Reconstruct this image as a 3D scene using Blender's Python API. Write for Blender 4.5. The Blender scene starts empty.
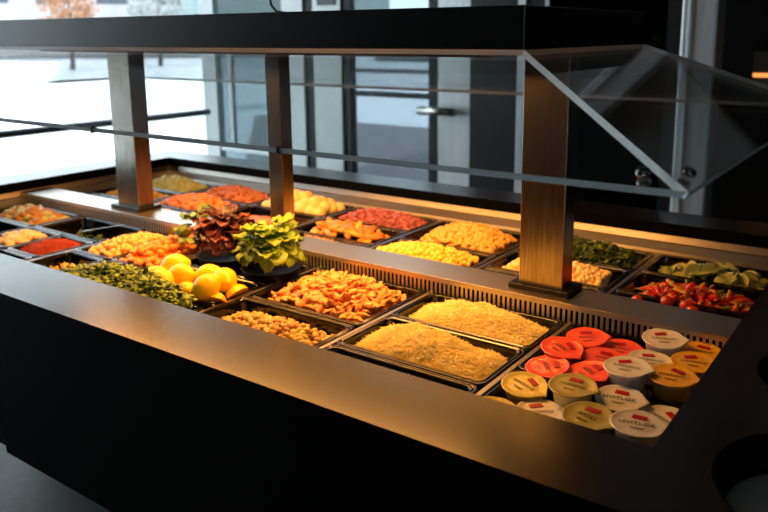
import bpy, bmesh, math, random
from mathutils import Vector, Matrix, noise
S = bpy.context.scene
COL = S.collection
PI = math.pi

# ------------------------------------------------------------------ camera
cam_d = bpy.data.cameras.new('camera')
cam = bpy.data.objects.new('camera', cam_d); COL.objects.link(cam)
S.camera = cam
_yaw, _pit, _rol = 0.6087, 0.1940, -0.0065
_f = Vector((-math.sin(_yaw)*math.cos(_pit), math.cos(_yaw)*math.cos(_pit), -math.sin(_pit)))
_r = Vector((math.cos(_yaw), math.sin(_yaw), 0)); _u = _r.cross(_f)
_R = math.cos(_rol)*_r + math.sin(_rol)*_u; _U = -math.sin(_rol)*_r + math.cos(_rol)*_u
cam.matrix_world = Matrix(((_R.x,_U.x,-_f.x,0.2601),(_R.y,_U.y,-_f.y,-0.9445),(_R.z,_U.z,-_f.z,0.5382),(0,0,0,1)))
cam_d.sensor_width = 36; cam_d.lens = 35.8
cam_d.shift_x = -0.0258; cam_d.shift_y = -0.0939
cam_d.clip_start = 0.02; cam_d.clip_end = 400
cam_d.dof.use_dof = True; cam_d.dof.focus_distance = 1.35; cam_d.dof.aperture_fstop = 4.8

# ------------------------------------------------------------------ world: bright overcast winter sky
W = bpy.data.worlds.new('overcast_sky'); S.world = W; W.use_nodes = True
_n = W.node_tree.nodes; _n.clear()
_o = _n.new('ShaderNodeOutputWorld'); _b = _n.new('ShaderNodeBackground')
_b.inputs[0].default_value = (0.86, 0.93, 1.0, 1); _b.inputs[1].default_value = 4.0
W.node_tree.links.new(_b.outputs[0], _o.inputs[0])

# ------------------------------------------------------------------ warm lamps of the canopy (strips built further down)
def area(name, loc, sx, sy, power, col, rot=(0,0,0), spread=None):
    l = bpy.data.lights.new(name, 'AREA'); l.shape = 'RECTANGLE'; l.size = sx; l.size_y = sy
    l.energy = power; l.color = col
    if spread: l.spread = math.radians(spread)
    o = bpy.data.objects.new(name, l); COL.objects.link(o); o.location = loc; o.rotation_euler = rot
    return o
LAMP_COL = (1.0, 0.42, 0.09)
lamp_f = area('canopy_lamp_light', (-1.12, 0.30, 0.494), 1.36, 0.03, 16, LAMP_COL, (0,0,0), 158)
lamp_b = area('canopy_lamp_light', (-1.15, 0.72, 0.494), 1.36, 0.03, 6.5, LAMP_COL, (0,0,0), 140)
# daylight enters by the glazing on the left and at the back
S.view_settings.view_transform = 'Standard'; S.view_settings.look = 'None'
S.view_settings.exposure = 0.0; S.view_settings.gamma = 1.0
S.view_settings.use_curve_mapping = False

# ------------------------------------------------------------------ materials
def lin(c):
    return tuple(((v/255)/12.92 if v/255 <= .04045 else ((v/255+.055)/1.055)**2.4) for v in c)
def pset(b, k, v):
    if k in b.inputs: b.inputs[k].default_value = v
def mat(name, rgb, rough=.5, metal=0, spec=.5, c2=None, scale=20, bump=0, bscale=60, trans=0, sss=0, aniso=None, coat=0, detail=3, ramp=(.35,.65)):
    m = bpy.data.materials.new(name); m.use_nodes = True
    nt = m.node_tree; b = nt.nodes['Principled BSDF']
    c = lin(rgb)
    b.inputs['Base Color'].default_value = (*c, 1)
    pset(b,'Roughness',rough); pset(b,'Metallic',metal); pset(b,'Specular IOR Level',spec)
    pset(b,'Transmission Weight',trans); pset(b,'Coat Weight',coat)
    if sss:
        pset(b,'Subsurface Weight',sss); pset(b,'Subsurface Radius',(.01,.006,.003)); pset(b,'Subsurface Scale',1.0)
    tc = nt.nodes.new('ShaderNodeTexCoord')
    if c2:
        n = nt.nodes.new('ShaderNodeTexNoise'); n.inputs['Scale'].default_value = scale; n.inputs['Detail'].default_value = detail
        mp = nt.nodes.new('ShaderNodeMapping')
        if aniso: mp.inputs['Scale'].default_value = aniso
        nt.links.new(tc.outputs['Object'], mp.inputs[0]); nt.links.new(mp.outputs[0], n.inputs['Vector'])
        r = nt.nodes.new('ShaderNodeValToRGB')
        r.color_ramp.elements[0].position = ramp[0]; r.color_ramp.elements[1].position = ramp[1]
        r.color_ramp.elements[0].color = (*c,1); r.color_ramp.elements[1].color = (*lin(c2),1)
        nt.links.new(n.outputs['Fac'], r.inputs[0]); nt.links.new(r.outputs[0], b.inputs['Base Color'])
    if bump:
        n = nt.nodes.new('ShaderNodeTexNoise'); n.inputs['Scale'].default_value = bscale; n.inputs['Detail'].default_value = 4
        mp = nt.nodes.new('ShaderNodeMapping')
        if aniso: mp.inputs['Scale'].default_value = aniso
        nt.links.new(tc.outputs['Object'], mp.inputs[0]); nt.links.new(mp.outputs[0], n.inputs['Vector'])
        bp = nt.nodes.new('ShaderNodeBump'); bp.inputs['Strength'].default_value = bump; bp.inputs['Distance'].default_value = .25/(bscale*(max(aniso) if aniso else 1))
        nt.links.new(n.outputs['Fac'], bp.inputs['Height']); nt.links.new(bp.outputs[0], b.inputs['Normal'])
    return m
def glass(name, tint, gloss=1.0, ior=1.45):
    # thin sheet of glass: see-through, mirror-like by its Fresnel term
    m = bpy.data.materials.new(name); m.use_nodes = True
    nt = m.node_tree; nt.nodes.clear()
    o = nt.nodes.new('ShaderNodeOutputMaterial'); t = nt.nodes.new('ShaderNodeBsdfTransparent'); t.inputs[0].default_value = (*tint,1)
    g = nt.nodes.new('ShaderNodeBsdfGlossy'); g.inputs['Roughness'].default_value = .01; g.inputs[0].default_value = (gloss,gloss,gloss,1)
    fr = nt.nodes.new('ShaderNodeFresnel'); ge = nt.nodes.new('ShaderNodeNewGeometry')
    # the node inverts the index on back faces; undo that so a sheet reflects alike from both sides
    mr = nt.nodes.new('ShaderNodeMapRange'); mr.inputs['To Min'].default_value = ior; mr.inputs['To Max'].default_value = 1/ior
    nt.links.new(ge.outputs['Backfacing'], mr.inputs['Value']); nt.links.new(mr.outputs[0], fr.inputs['IOR'])
    mx = nt.nodes.new('ShaderNodeMixShader')
    nt.links.new(fr.outputs[0], mx.inputs[0]); nt.links.new(t.outputs[0], mx.inputs[1]); nt.links.new(g.outputs[0], mx.inputs[2])
    nt.links.new(mx.outputs[0], o.inputs[0])
    return m
def emit(name, rgb, s):
    m = bpy.data.materials.new(name); m.use_nodes = True
    b = m.node_tree.nodes['Principled BSDF']; b.inputs['Base Color'].default_value = (*rgb,1)
    b.inputs['Emission Color'].default_value = (*rgb,1); b.inputs['Emission Strength'].default_value = s
    return m

M = {}
M['counter'] = mat('black_satin_laminate', (20,14,11), .25, spec=.6, c2=(23,17,13), scale=9, bump=.04, bscale=400)
M['panel'] = mat('black_matt_panel', (5,5,5), .7, spec=.06, c2=(6,6,6), scale=5)
M['canopy'] = mat('black_powder_coat', (5,6,6), .34, spec=.45, c2=(7,8,8), scale=8)
M['steel'] = mat('brushed_steel', (176,170,162), .38, 1, c2=(160,154,146), scale=14, aniso=(1,30,30), bump=.12, bscale=30)
M['steel_b'] = mat('bright_steel', (196,186,172), .36, 1, c2=(186,176,162), scale=14, aniso=(1,30,30), bump=.1, bscale=30)
M['steel_v'] = mat('vent_steel', (214,208,200), .5, 1, c2=(204,198,190), scale=14)
M['post_steel'] = mat('brushed_post_steel', (172,164,152), .25, 1, c2=(142,134,122), scale=30, aniso=(10,10,.5), bump=.1, bscale=20)
M['bowl'] = mat('matt_black_bowl', (8,8,8), .55, spec=.25)
M['tub'] = mat('dark_tub_steel', (20,19,18), .4, 1, c2=(33,31,30), scale=8)
M['pan'] = mat('black_polycarbonate', (5,5,6), .12, spec=.6, c2=(7,7,8), scale=20)
M['base'] = mat('black_base_plate', (16,15,14), .35, spec=.4)
M['black'] = mat('slot_black', (3,3,3), .9, spec=.1)
M['guard'] = glass('guard_glass', (.955,.965,.96), .8, 1.45)
M['guard_edge'] = mat('polished_glass_edge', (214,232,236), .3, spec=.9, c2=(236,246,248), scale=6, aniso=(1,20,20))  # pale opaque colour stands in for the glow of light carried inside the pane
M['clamp'] = mat('clamp_steel', (150,150,150), .25, 1)
M['lamp'] = emit('lamp_diffuser', (1,.55,.2), 1.5)
M['floor'] = mat('grey_vinyl_floor', (50,52,51), .6, c2=(60,62,61), scale=30, bump=.05)
M['ceiling'] = mat('dark_ceiling', (84,84,82), .9, c2=(76,76,74), scale=6)
M['wall'] = mat('charcoal_wall', (26,26,25), .6, c2=(30,30,29), scale=5, spec=.2)
M['alu'] = mat('grey_aluminium', (196,202,200), .4, .2, c2=(186,192,190), scale=5)
M['alu_bare'] = mat('silver_panel', (206,208,208), .4, .4, c2=(190,192,192), scale=4, aniso=(12,12,.6))
M['frame_black'] = mat('black_frame', (12,12,13), .45, spec=.3)
M['chrome'] = mat('satin_handle', (200,196,188), .25, 1)
M['win'] = glass('window_glass', (.93,.97,.97), .7)
M['win_tint'] = glass('tinted_glass', (.46,.51,.53), .7)
M['win_grey'] = glass('grey_glass', (.30,.37,.38), .9)
M['win_dark'] = glass('dark_glass', (.03,.045,.045), .6)
M['snow'] = mat('snow', (236,240,246), .85, c2=(226,231,240), scale=.35, bump=.4, bscale=2)
M['asphalt'] = mat('wet_asphalt', (104,102,108), .8, c2=(122,118,122), scale=.4)

# ------------------------------------------------------------------ helpers
def link(name, bm, m, parent=None, smooth=False, mats=None):
    me = bpy.data.meshes.new(name); bm.normal_update(); bm.to_mesh(me); bm.free()
    for x in (mats or [m]): me.materials.append(x)
    if smooth:
        for p in me.polygons: p.use_smooth = True
    o = bpy.data.objects.new(name, me); COL.objects.link(o)
    if parent: o.parent = parent
    return o
def tag(o, label=None, cat=None, group=None, kind=None):
    if label: o['label'] = label
    if cat: o['category'] = cat
    if group: o['group'] = group
    if kind: o['kind'] = kind
    return o
def empty(name, loc=(0,0,0), rz=0):
    o = bpy.data.objects.new(name, None); COL.objects.link(o); o.location = loc; o.rotation_euler = (0,0,rz); o.empty_display_size = .02
    return o
def box(bm, x0,x1,y0,y1,z0,z1, bev=0, mi=0):
    v = [bm.verts.new(p) for p in ((x0,y0,z0),(x1,y0,z0),(x1,y1,z0),(x0,y1,z0),(x0,y0,z1),(x1,y0,z1),(x1,y1,z1),(x0,y1,z1))]
    fs = [bm.faces.new([v[i] for i in q]) for q in ((0,3,2,1),(4,5,6,7),(0,1,5,4),(1,2,6,5),(2,3,7,6),(3,0,4,7))]
    for f in fs: f.material_index = mi
    if bev:
        es = set(e for f in fs for e in f.edges)
        r = bmesh.ops.bevel(bm, geom=list(es), offset=bev, segments=2, affect='EDGES', profile=.5)
        for f in r['faces']: f.material_index = mi
def bx(name, x0,x1,y0,y1,z0,z1, m, parent=None, bev=0):
    bm = bmesh.new(); box(bm,x0,x1,y0,y1,z0,z1,bev); return link(name,bm,m,parent)
def struct(o): o['kind'] = 'structure'; return o
def rrect(cx, cy, hx, hy, r, n=5):
    r = max(min(r, hx-1e-4, hy-1e-4), 1e-4); pts = []
    for (sx, sy, a0) in ((1,1,0),(-1,1,90),(-1,-1,180),(1,-1,270)):
        for i in range(n+1):
            a = math.radians(a0+90*i/n); pts.append((cx+sx*(hx-r)+r*math.cos(a), cy+sy*(hy-r)+r*math.sin(a)))
    return pts
def loft(bm, rings, cap0=False, cap1=False, closed=True, mi=0):
    rv = [[bm.verts.new(p) for p in r] for r in rings]
    n = len(rv[0])
    for a, b in zip(rv, rv[1:]):
        for i in range(n if closed else n-1):
            j = (i+1) % n
            f = bm.faces.new((a[i],a[j],b[j],b[i])); f.material_index = mi
    if cap0: bm.faces.new(list(reversed(rv[0]))).material_index = mi
    if cap1: bm.faces.new(rv[-1]).material_index = mi
def cyl(bm, c0, c1, r0, r1=None, n=20, cap=True, mi=0):
    c0 = Vector(c0); c1 = Vector(c1); r1 = r0 if r1 is None else r1
    d = (c1-c0).normalized(); a = d.orthogonal().normalized(); b = d.cross(a)
    R0 = [c0+(a*math.cos(2*PI*i/n)+b*math.sin(2*PI*i/n))*r0 for i in range(n)]
    R1 = [c1+(a*math.cos(2*PI*i/n)+b*math.sin(2*PI*i/n))*r1 for i in range(n)]
    loft(bm, [R0,R1], cap, cap, mi=mi)
def tube(bm, pts, r, n=8):
    pts = [Vector(p) for p in pts]; rings = []
    for i, p in enumerate(pts):
        d = (pts[min(i+1,len(pts)-1)]-pts[max(i-1,0)]).normalized()
        a = d.cross(Vector((0,0,1)));  a = a.normalized() if a.length > 1e-3 else Vector((1,0,0)); b = d.cross(a)
        rr = r[i] if isinstance(r,(list,tuple)) else r
        rings.append([p+(a*math.cos(2*PI*k/n)+b*math.sin(2*PI*k/n))*rr for k in range(n)])
    loft(bm, rings, True, True)
def copy_tree(o, parent=None):
    c = o.copy(); COL.objects.link(c)
    if parent: c.parent = parent
    for ch in list(o.children): copy_tree(ch, c)
    return c

FL = -0.87     # floor level; the steel divider's top is z = 0, the counter top .035
X0 = -0.30; PX = 0.335

# ================================================================== SETTING
XL, YB, XR, YF, CE = -4.56, 3.20, 4.2, -4.2, 2.1
struct(bx('floor', XL-.1, XR+.1, YF-.1, YB+.1, FL-.08, FL, M['floor']))
struct(bx('ceiling', XL-.1, XR+.1, YF-.1, YB+.1, CE, CE+.1, M['ceiling']))
struct(bx('wall_right', XR, XR+.1, YF-.1, YB+.1, FL, CE, M['wall']))
# glazing on the left (runs front to back) and its handrail
def window(name, parts, panes, mframe, mpane):
    t = empty(name); struct(t)
    bm = bmesh.new()
    for p in parts: box(bm, *p)
    f = link('window_frame', bm, mframe, t); struct(f)
    for p in panes: struct(bx('window_pane', *p, mpane, t))
    return t
window('window_1',
       [(XL-.05,XL+.03,-1.7,YB,FL,FL+.07),(XL-.05,XL+.03,-1.7,YB,CE-.08,CE)] + [(XL-.05,XL+.03,y,y+.07,FL+.07,CE-.08) for y in (-1.7,-.9)],
       [(XL-.012,XL-.006,-1.65,YB,FL+.07,CE-.08)], M['alu'], M['win'])
struct(bx('wall_left', XL-.1, XL, YF-.1, -1.7, FL, CE, M['wall']))
bm = bmesh.new(); box(bm, XL-.1,1.3,YF-.1,YF,FL,CE); box(bm, 2.6,XR,YF-.1,YF,FL,CE); box(bm, 1.3,2.6,YF-.1,YF,FL,0)
struct(link('wall_front', bm, M['wall']))
window('added_fill_window', [(1.3,2.6,YF-.05,YF+.03,0,.06),(1.3,2.6,YF-.05,YF+.03,CE-.06,CE)] + [(x,x+.06,YF-.05,YF+.03,.06,CE-.06) for x in (1.3,1.92,2.54)],
       [(1.3,2.6,YF-.012,YF-.006,.06,CE-.06)], M['frame_black'], M['win'])  # unseen window behind the camera, added to put neutral light on the cups
rail = empty('handrail', (XL+.16, 0, FL))
bm = bmesh.new(); cyl(bm, (0,-3.6,.82),(0,YB-.12,.82), .024, n=12); link('rail_bar', bm, M['frame_black'], rail, True)
for y in (-3.3,-1.6,.1,):
    bm = bmesh.new(); cyl(bm, (0,y,0),(0,y,.82), .016, n=12); link('rail_post', bm, M['frame_black'], rail, True)
tag(rail, 'dark round handrail running along the bright window at left', 'handrail')

# back wall of frames, panes, a door and dark panels (x ranges left to right)
y0, y1 = YB, YB+.07
struct(bx('wall_back', -1.42, XR, YB+.02, YB+.12, FL, CE, M['wall']))
struct(bx('trim_1', -4.585, -4.43, y0, y1, FL, CE, M['alu']))
struct(bx('trim_2', -3.70, -3.50, y0, y1, FL, CE, M['alu']))
struct(bx('trim_3', -3.385, -3.135, y0-.02, y1, FL, CE, M['alu']))
struct(bx('trim_4', -3.135, -3.075, y0, y1, FL, CE, M['frame_black']))
struct(bx('trim_5', -3.50, -3.385, y0+.02, y1, FL, CE, M['frame_black']))
struct(bx('trim_6', -2.43, -2.365, y0, y1, FL, CE, M['frame_black']))
window('window_2', [(-4.43,-3.70,y0,y1,FL,FL+.1),(-4.43,-3.70,y0+.01,y1-.02,.47,.53),(-4.43,-3.70,y0+.01,y1-.02,-.37,-.33),(-4.30,-4.27,y0+.01,y1-.02,-.33,.47)],
       [(-4.43,-3.70,YB+.03,YB+.036,FL+.1,CE)], M['alu'], M['win_grey'])
window('window_3', [(-3.075,-2.43,y0,y1,FL,FL+.1),(-3.075,-2.43,y0+.02,y1-.02,.12,.155)],
       [(-3.075,-2.43,YB+.03,YB+.036,FL+.1,CE)], M['frame_black'], M['win_tint'])
d = empty('door_1'); struct(d)
struct(bx('door_leaf', -2.365, -2.125, y0+.005, y1-.01, FL, CE, M['alu_bare'], d))
struct(bx('door_panel', -2.125, -1.80, y0, y1, FL, CE, M['frame_black'], d))
bm = bmesh.new(); cyl(bm, (-2.47,y0-.06,.055),(-2.20,y0-.06,.055), .028, n=16)
cyl(bm, (-2.24,y0-.06,.055),(-2.24,y0+.01,.055), .018, n=12)
struct(link('door_handle', bm, M['chrome'], d, True))
struct(bx('trim_7', -1.80, -1.755, y0-.01, y1, FL, CE, M['alu_bare']))
struct(bx('trim_8', -1.755, -1.62, y0+.02, y1, FL, CE, M['frame_black']))
struct(bx('trim_9', -1.63, -1.605, y0-.01, y1, FL, CE, M['alu']))
# dark doorway glass at right, and the silver column
window('window_4', [(-1.605,-1.42,y0,y1,.2,CE),(-.93,-.86,y0-.03,y1,FL,CE)],
       [(-1.605,-.90,YB-.012,YB-.006,FL,CE)], M['frame_black'], M['win_dark'])
bm = bmesh.new()
box(bm, -.81,-.64,2.98,3.14,FL,CE,.012); box(bm, -.775,-.755,2.965,2.985,FL,CE,.004)
struct(link('trim_10', bm, M['alu_bare']))

struct(bx('added_reflector', -1.5, 2.6, YB-.06, YB+.02, 1.0, CE-.02, mat('grey_reflector', (128,128,124), .8, c2=(120,120,116), scale=3)))  # unseen grey box, added so the end glass pane reflects a pale veil
t = empty('wall_lamp', (-.43, YB-.02, .33))
bx('back_plate', -.07,.16,-.02,.03,-.13,.11, mat('grey_plate', (64,62,58), .5), t); bx('light_strip', -.065,.15,-.03,-.021,-.012,.008, emit('orange_strip', (1,.36,.08), 1.2), t)
tag(t, 'dark wall plate with thin glowing orange strip at the right picture edge', 'wall lamp')
ws = bx('wall_sign', -3.335,-3.175, YB-.03, YB-.02, .735, .93, mat('dark_notice', (70,74,76), .5)); tag(ws, 'small dark notice on the pale grey column above the canopy', 'sign')
# outdoors: snow, road, buildings, trees
struct(bx('snow_ground', -90, 60, -30, 90, FL-.35, FL-.1, M['snow']))
rd = bx('road', -88, 40, 0, 12, 0, .03, M['asphalt']); rd.location = (-20, 48, FL-.1); rd.rotation_euler = (0,0,.62)
tag(rd, 'grey strip of road beyond the white snow field', 'road'); rd['kind'] = 'structure'
M['bld_wall'] = mat('pale_render', (206,200,200), .9, c2=(190,184,186), scale=.4)
M['bld_teal'] = mat('grey_green_cladding', (142,160,158), .8, c2=(126,146,144), scale=.5)
M['bld_win'] = mat('far_window', (74,82,92), .3, spec=.6)
M['roof'] = mat('snowy_roof', (222,222,226), .9, c2=(176,150,140), scale=1.5)
def building(name_label, x, y, w, dp, h, rz, m, rows, cols, roof=True):
    t = empty('apartment_building', (x,y,FL-.1), rz)
    bx('wall', -w/2,w/2,-dp/2,dp/2,0,h,m,t)
    if roof: bx('roof', -w/2-.3,w/2+.3,-dp/2-.3,dp/2+.3,h,h+.4,M['roof'],t)
    for i in range(cols):
        for j in range(rows):
            cx = -w/2+(i+.5)*w/cols; cz = (j+.45)*h/rows
            bx('window', cx-w/cols*.28,cx+w/cols*.28,-dp/2-.04,-dp/2+.02,cz-h/rows*.22,cz+h/rows*.3,M['bld_win'],t)
    tag(t, name_label, 'building'); return t
building('pale far building seen through the left window above the canopy', -62, 34, 26, 9, 6.5, 1.05, M['bld_wall'], 2, 6)
building('grey green far building above the second canopy post', -42, 44, 15, 8, 8, .75, M['bld_teal'], 2, 4)
bm = bmesh.new(); loft(bm, [[(x,y,z) for x,y in ((-4.5,3.4),(8,3.4),(8,9.2),(-10.2,9.2))] for z in (FL-.1,FL-.06)], True, True)
struct(link('paving', bm, M['asphalt']))
rl = empty('outdoor_railing', (-6.2, 8.8, FL-.06)); M['rail_dark'] = mat('dark_railing', (30,32,34), .6)
for z in (.9,):
    bm = bmesh.new(); cyl(bm, (-2.2,0,z),(6,0,z), .035, n=10); link('rail_bar', bm, M['rail_dark'], rl, True)
for x in (-2.1,3.9):
    bm = bmesh.new(); cyl(bm, (x,0,0),(x,0,.9), .03, n=10); link('rail_post', bm, M['rail_dark'], rl, True)
tag(rl, 'dark single bar railing outside beyond the tinted back window', 'railing')
hg = bx('hedge', -6, 22, 0, 1.2, 0, 1.1, mat('dark_hedge', (44,50,46), .95, c2=(70,76,74), scale=1.5, bump=.6, bscale=3)); hg.location = (-20, 34, FL-.1)
tag(hg, 'long dark clipped hedge far outside beyond the tinted back window', 'hedge')
# shrubs and a tree with rusty winter leaves
M['rust_leaf'] = mat('rusty_leaves', (190,130,88), .9, c2=(150,104,70), scale=2)
M['bark'] = mat('bark', (92,80,70), .9, c2=(70,60,54), scale=8)
M['conifer'] = mat('frosted_needles', (128,134,128), .9, c2=(170,174,172), scale=3)
def tree(label, name, x, y, h, cr, m, seed):
    rnd = random.Random(seed); t = empty(name, (x,y,FL-.1))
    bm = bmesh.new(); tube(bm, [(0,0,0),(.05,.03,h*.4),(0,.05,h*.8)], [h*.03,h*.022,h*.008]); 
    for k in range(7):
        a = rnd.uniform(0,2*PI); z = h*rnd.uniform(.3,.65)
        tube(bm, [(0,0,z),(math.cos(a)*cr*.5,math.sin(a)*cr*.5,z+cr*.4),(math.cos(a)*cr*.8,math.sin(a)*cr*.8,z+cr*.7)], [h*.01,h*.007,h*.003])
    link('trunk', bm, M['bark'], t, True)
    bm = bmesh.new()
    for k in range(900):
        v = Vector((rnd.gauss(0,1),rnd.gauss(0,1),rnd.gauss(0,1))).normalized()*cr*rnd.uniform(.45,1)
        v.z = v.z*.9+h*.66; v += Vector((noise.noise(v),noise.noise(v+Vector((9,0,0))),0))*cr*.3
        a = Vector((rnd.uniform(-1,1),rnd.uniform(-1,1),rnd.uniform(-1,1))).normalized()*cr*.06; b = a.orthogonal().normalized()*cr*.05
        bm.faces.new([bm.verts.new(v+a), bm.verts.new(v+b), bm.verts.new(v-a), bm.verts.new(v-b)])
    link('foliage', bm, m, t); tag(t, label, 'tree'); return t
tree('rusty leaved tree far outside, nearest the left edge above the canopy', 'winter_tree', -32, 19.2, 4.0, 1.3, M['rust_leaf'], 3)
tree('frosty grey tree far outside, between the rusty tree and the grey green building', 'winter_tree', -32, 24, 4.4, 1.6, M['conifer'], 4)

# ================================================================== SALAD BAR
bar = empty('salad_bar', (-1.2, .5, FL))
def P(o): # keep world coordinates while parented to an empty
    o.parent = BARP; o.matrix_parent_inverse = Matrix.Translation(-BARP.location); return o
BARP = bar
# counter top: a frame round the well with two round plate holes in its right arm
ZK, ZU = .035, .003
IX0, IX1, IY0, IY1, OW = -2.363, .017, -.061, 1.094, .150
CR, PL = IX1+.43, [(0.222,-.045),(0.213,.275)]
RH = .136
bm = bmesh.new()
def slab(bm, x0,x1,y0,y1): box(bm, x0,x1,y0,y1,ZU,ZK,0)
slab(bm, IX0-.154, IX1, IY0-OW, IY0); slab(bm, IX0-.154, IX1, IY1, IY1+.14); slab(bm, IX0-.154, IX0, IY0, IY1)
# right arm in cells, cells round the holes are rings
def ringcell(bm, x0,x1,y0,y1,cx,cy,r):
    n = 48; outer = []; inner = []
    for i in range(n):
        a = 2*PI*(i+.5)/n; dx, dy = math.cos(a), math.sin(a)
        tx = ((x1-cx) if dx>0 else (x0-cx))/dx; ty = ((y1-cy) if dy>0 else (y0-cy))/dy; t = min(tx,ty)
        outer.append((cx+dx*t, cy+dy*t)); inner.append((cx+dx*r, cy+dy*r))
    for X in (x0,x1):
        for Y in (y0,y1):
            k = min(range(n), key=lambda q:(outer[q][0]-X)**2+(outer[q][1]-Y)**2); outer[k] = (X,Y)
    for z, flip in ((ZK,False),(ZU,True)):
        o = [bm.verts.new((*p,z)) for p in outer]; q = [bm.verts.new((*p,z)) for p in inner]
        for k in range(n):
            j = (k+1)%n; vs = (q[k],o[k],o[j],q[j]); bm.faces.new(vs if not flip else tuple(reversed(vs)))
    loft(bm, [[(*p,ZK) for p in inner],[(*p,ZU) for p in inner]])
    loft(bm, [[(*p,ZU) for p in outer],[(*p,ZK) for p in outer]])
ringcell(bm, IX1, CR, IY0-OW, .115, *PL[0], RH); ringcell(bm, IX1, CR, .115, .43, *PL[1], RH); slab(bm, IX1, CR, .43, IY1+.14)
bm.normal_update()
for f in bm.faces:
    if abs(f.normal.z) < .5: f.material_index = 1
P(link('counter_top', bm, None, mats=[M['counter'],M['panel']]))
# cabinet (skirt panels below the slab)
FY = IY0-OW+.012
bm = bmesh.new()
box(bm, -1.311, CR-.02, FY, FY+.02, -.344, ZU); box(bm, IX0-.14, -1.313, FY, FY+.02, -.329, ZU)
box(bm, IX0-.14, IX0-.12, FY+.02, IY1+.10, -.33, ZU); box(bm, CR-.02, CR, FY+.02, IY1+.10, -.34, ZU)
box(bm, IX0-.14, CR-.02, IY1+.10, IY1+.12, -.34, ZU); box(bm, IX0-.12, CR-.02, FY+.02, IY1+.10, -.325, -.31)
P(link('cabinet', bm, M['panel']))
P(bx('plinth', IX0+.1, CR-.2, .36, IY1-.2, FL, -.325, M['panel']))
# steel rim sheet round the pans: upright lining, folded step, flange
WX0, WX1, WY0, WY1 = -2.31, .04, -.09, 1.03
def steelring(bm, o, i, zo, zi):
    f = lambda q, z: [(q[0],q[2],z),(q[1],q[2],z),(q[1],q[3],z),(q[0],q[3],z)]
    loft(bm, [f(o,zo), f(i,zi)])
g = lambda e: (IX0-e, IX1+.03+e, IY0-.035-e, IY1+e)
bm = bmesh.new()
for (ea,za),(eb,zb) in zip([(.02,ZU),(.004,.0028),(-.004,-.016),(-.014,-.0175),(-.018,-.038),(-.024,-.0445)],[(.004,.0028),(-.004,-.016),(-.014,-.0175),(-.018,-.038),(-.024,-.0445),None][:5]):
    steelring(bm, g(ea), g(eb), za, zb)
w_ = (WX0,WX1,WY0,WY1)
steelring(bm, (IX0+.024,IX1+.006+.02,IY0-.011,IY1-.024), w_, -.0445, -.045)
steelring(bm, w_, w_, -.045, -.06)
P(link('steel_rim', bm, M['steel']))
# tub
bm = bmesh.new()
loft(bm, [[(WX0,WY0,-.05),(WX1,WY0,-.05),(WX1,WY1,-.05),(WX0,WY1,-.05)],[(WX0+.01,WY0+.01,-.2),(WX1-.01,WY0+.01,-.2),(WX1-.01,WY1-.01,-.2),(WX0+.01,WY1-.01,-.2)]], cap1=True)
P(link('well_tub', bm, M['tub']))
# adaptor bars between pan columns
for k in range(0,7):
    for (a,b) in ((-.088,.448),(.50,1.03)):
        x = X0-PX*k
        P(bx('pan_bar', x-.0045, x+.0045, a, b, -.046, -.036, M['steel'], bev=.001))
# middle divider: steel top sheet with slotted vent fronts
YD, YD2 = .448, .555
dv = P(bx('divider_top', IX0+.004, IX1-.002, YD, YD2, -.004, 0, M['steel_b'], bev=.0012))
def vent(y, s):
    bm = bmesh.new()
    a, b = (y, y+.0015*s) if s > 0 else (y+.0015*s, y)
    box(bm, IX0+.004,IX1-.002, a,b, -.0115,-.004); box(bm, IX0+.004,IX1-.002, a,b, -.058,-.043)
    x = IX0+.02
    box(bm, IX0+.004, x, a,b, -.043,-.0115)
    while x < IX1-.014:
        box(bm, x+.0058, x+.0114, a,b, -.043,-.0115); x += .0114
    box(bm, x, IX1-.002, a,b, -.043,-.0115)
    yy = y-.006*s
    box(bm, IX0+.004,IX1-.002, min(y,yy),max(y,yy), -.0605,-.058)
    return link('vent_strip', bm, M['steel_v'])
P(vent(YD,1)); P(vent(YD2,-1))
bm = bmesh.new(); box(bm, IX0+.006,IX1-.004, YD+.012, YD2-.012, -.06,-.006); P(link('vent_duct', bm, M['black']))
tag(bar, 'long black topped salad bar with steel divider and sunken food wells', 'salad bar')
# plate dispensers in the right arm, each with its stack of plates
M['plate'] = mat('grey_glazed_plate', (206,208,204), .3, c2=(196,198,194), scale=10)
for i, (cx, cy) in enumerate(PL):
    t = empty('plate_dispenser', (cx,cy,-.3+ZK))
    bm = bmesh.new()
    rr = RH-.002
    prof = [(rr,.2985),(rr-.003,.2975),(rr-.004,.1),(.001,.1)]
    loft(bm, [[(r*math.cos(2*PI*k/48), r*math.sin(2*PI*k/48), z) for k in range(48)] for r,z in prof], cap1=True)
    link('tube', bm, M['base'], t, True)
    tag(t, ['black round plate dispenser hole nearest the corner of the counter','black round plate dispenser hole farther along the right counter'][i], 'plate dispenser')
    for k in range(5):
        bm = bmesh.new()
        prof = [(.001,.004),(.07,.004),(.085,.008),(.118,.018),(.120,.0195),(.118,.021),(.085,.0115),(.07,.0075),(.001,.0075)]
        loft(bm, [[(r*math.cos(2*PI*q/40), r*math.sin(2*PI*q/40), z) for q in range(40)] for r,z in prof])
        p = link('plate', bm, M['plate'], None, True); p.location = (cx,cy,[-.030,-.12][i]-.0055*k)
        where = ['in the dispenser nearest the counter corner','in the farther dispenser'][i]
        tag(p, ('grey round plate, topmost ' if k==0 else 'grey round plate under the top one ')+where, 'plate', 'plates stacked '+where)

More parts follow.
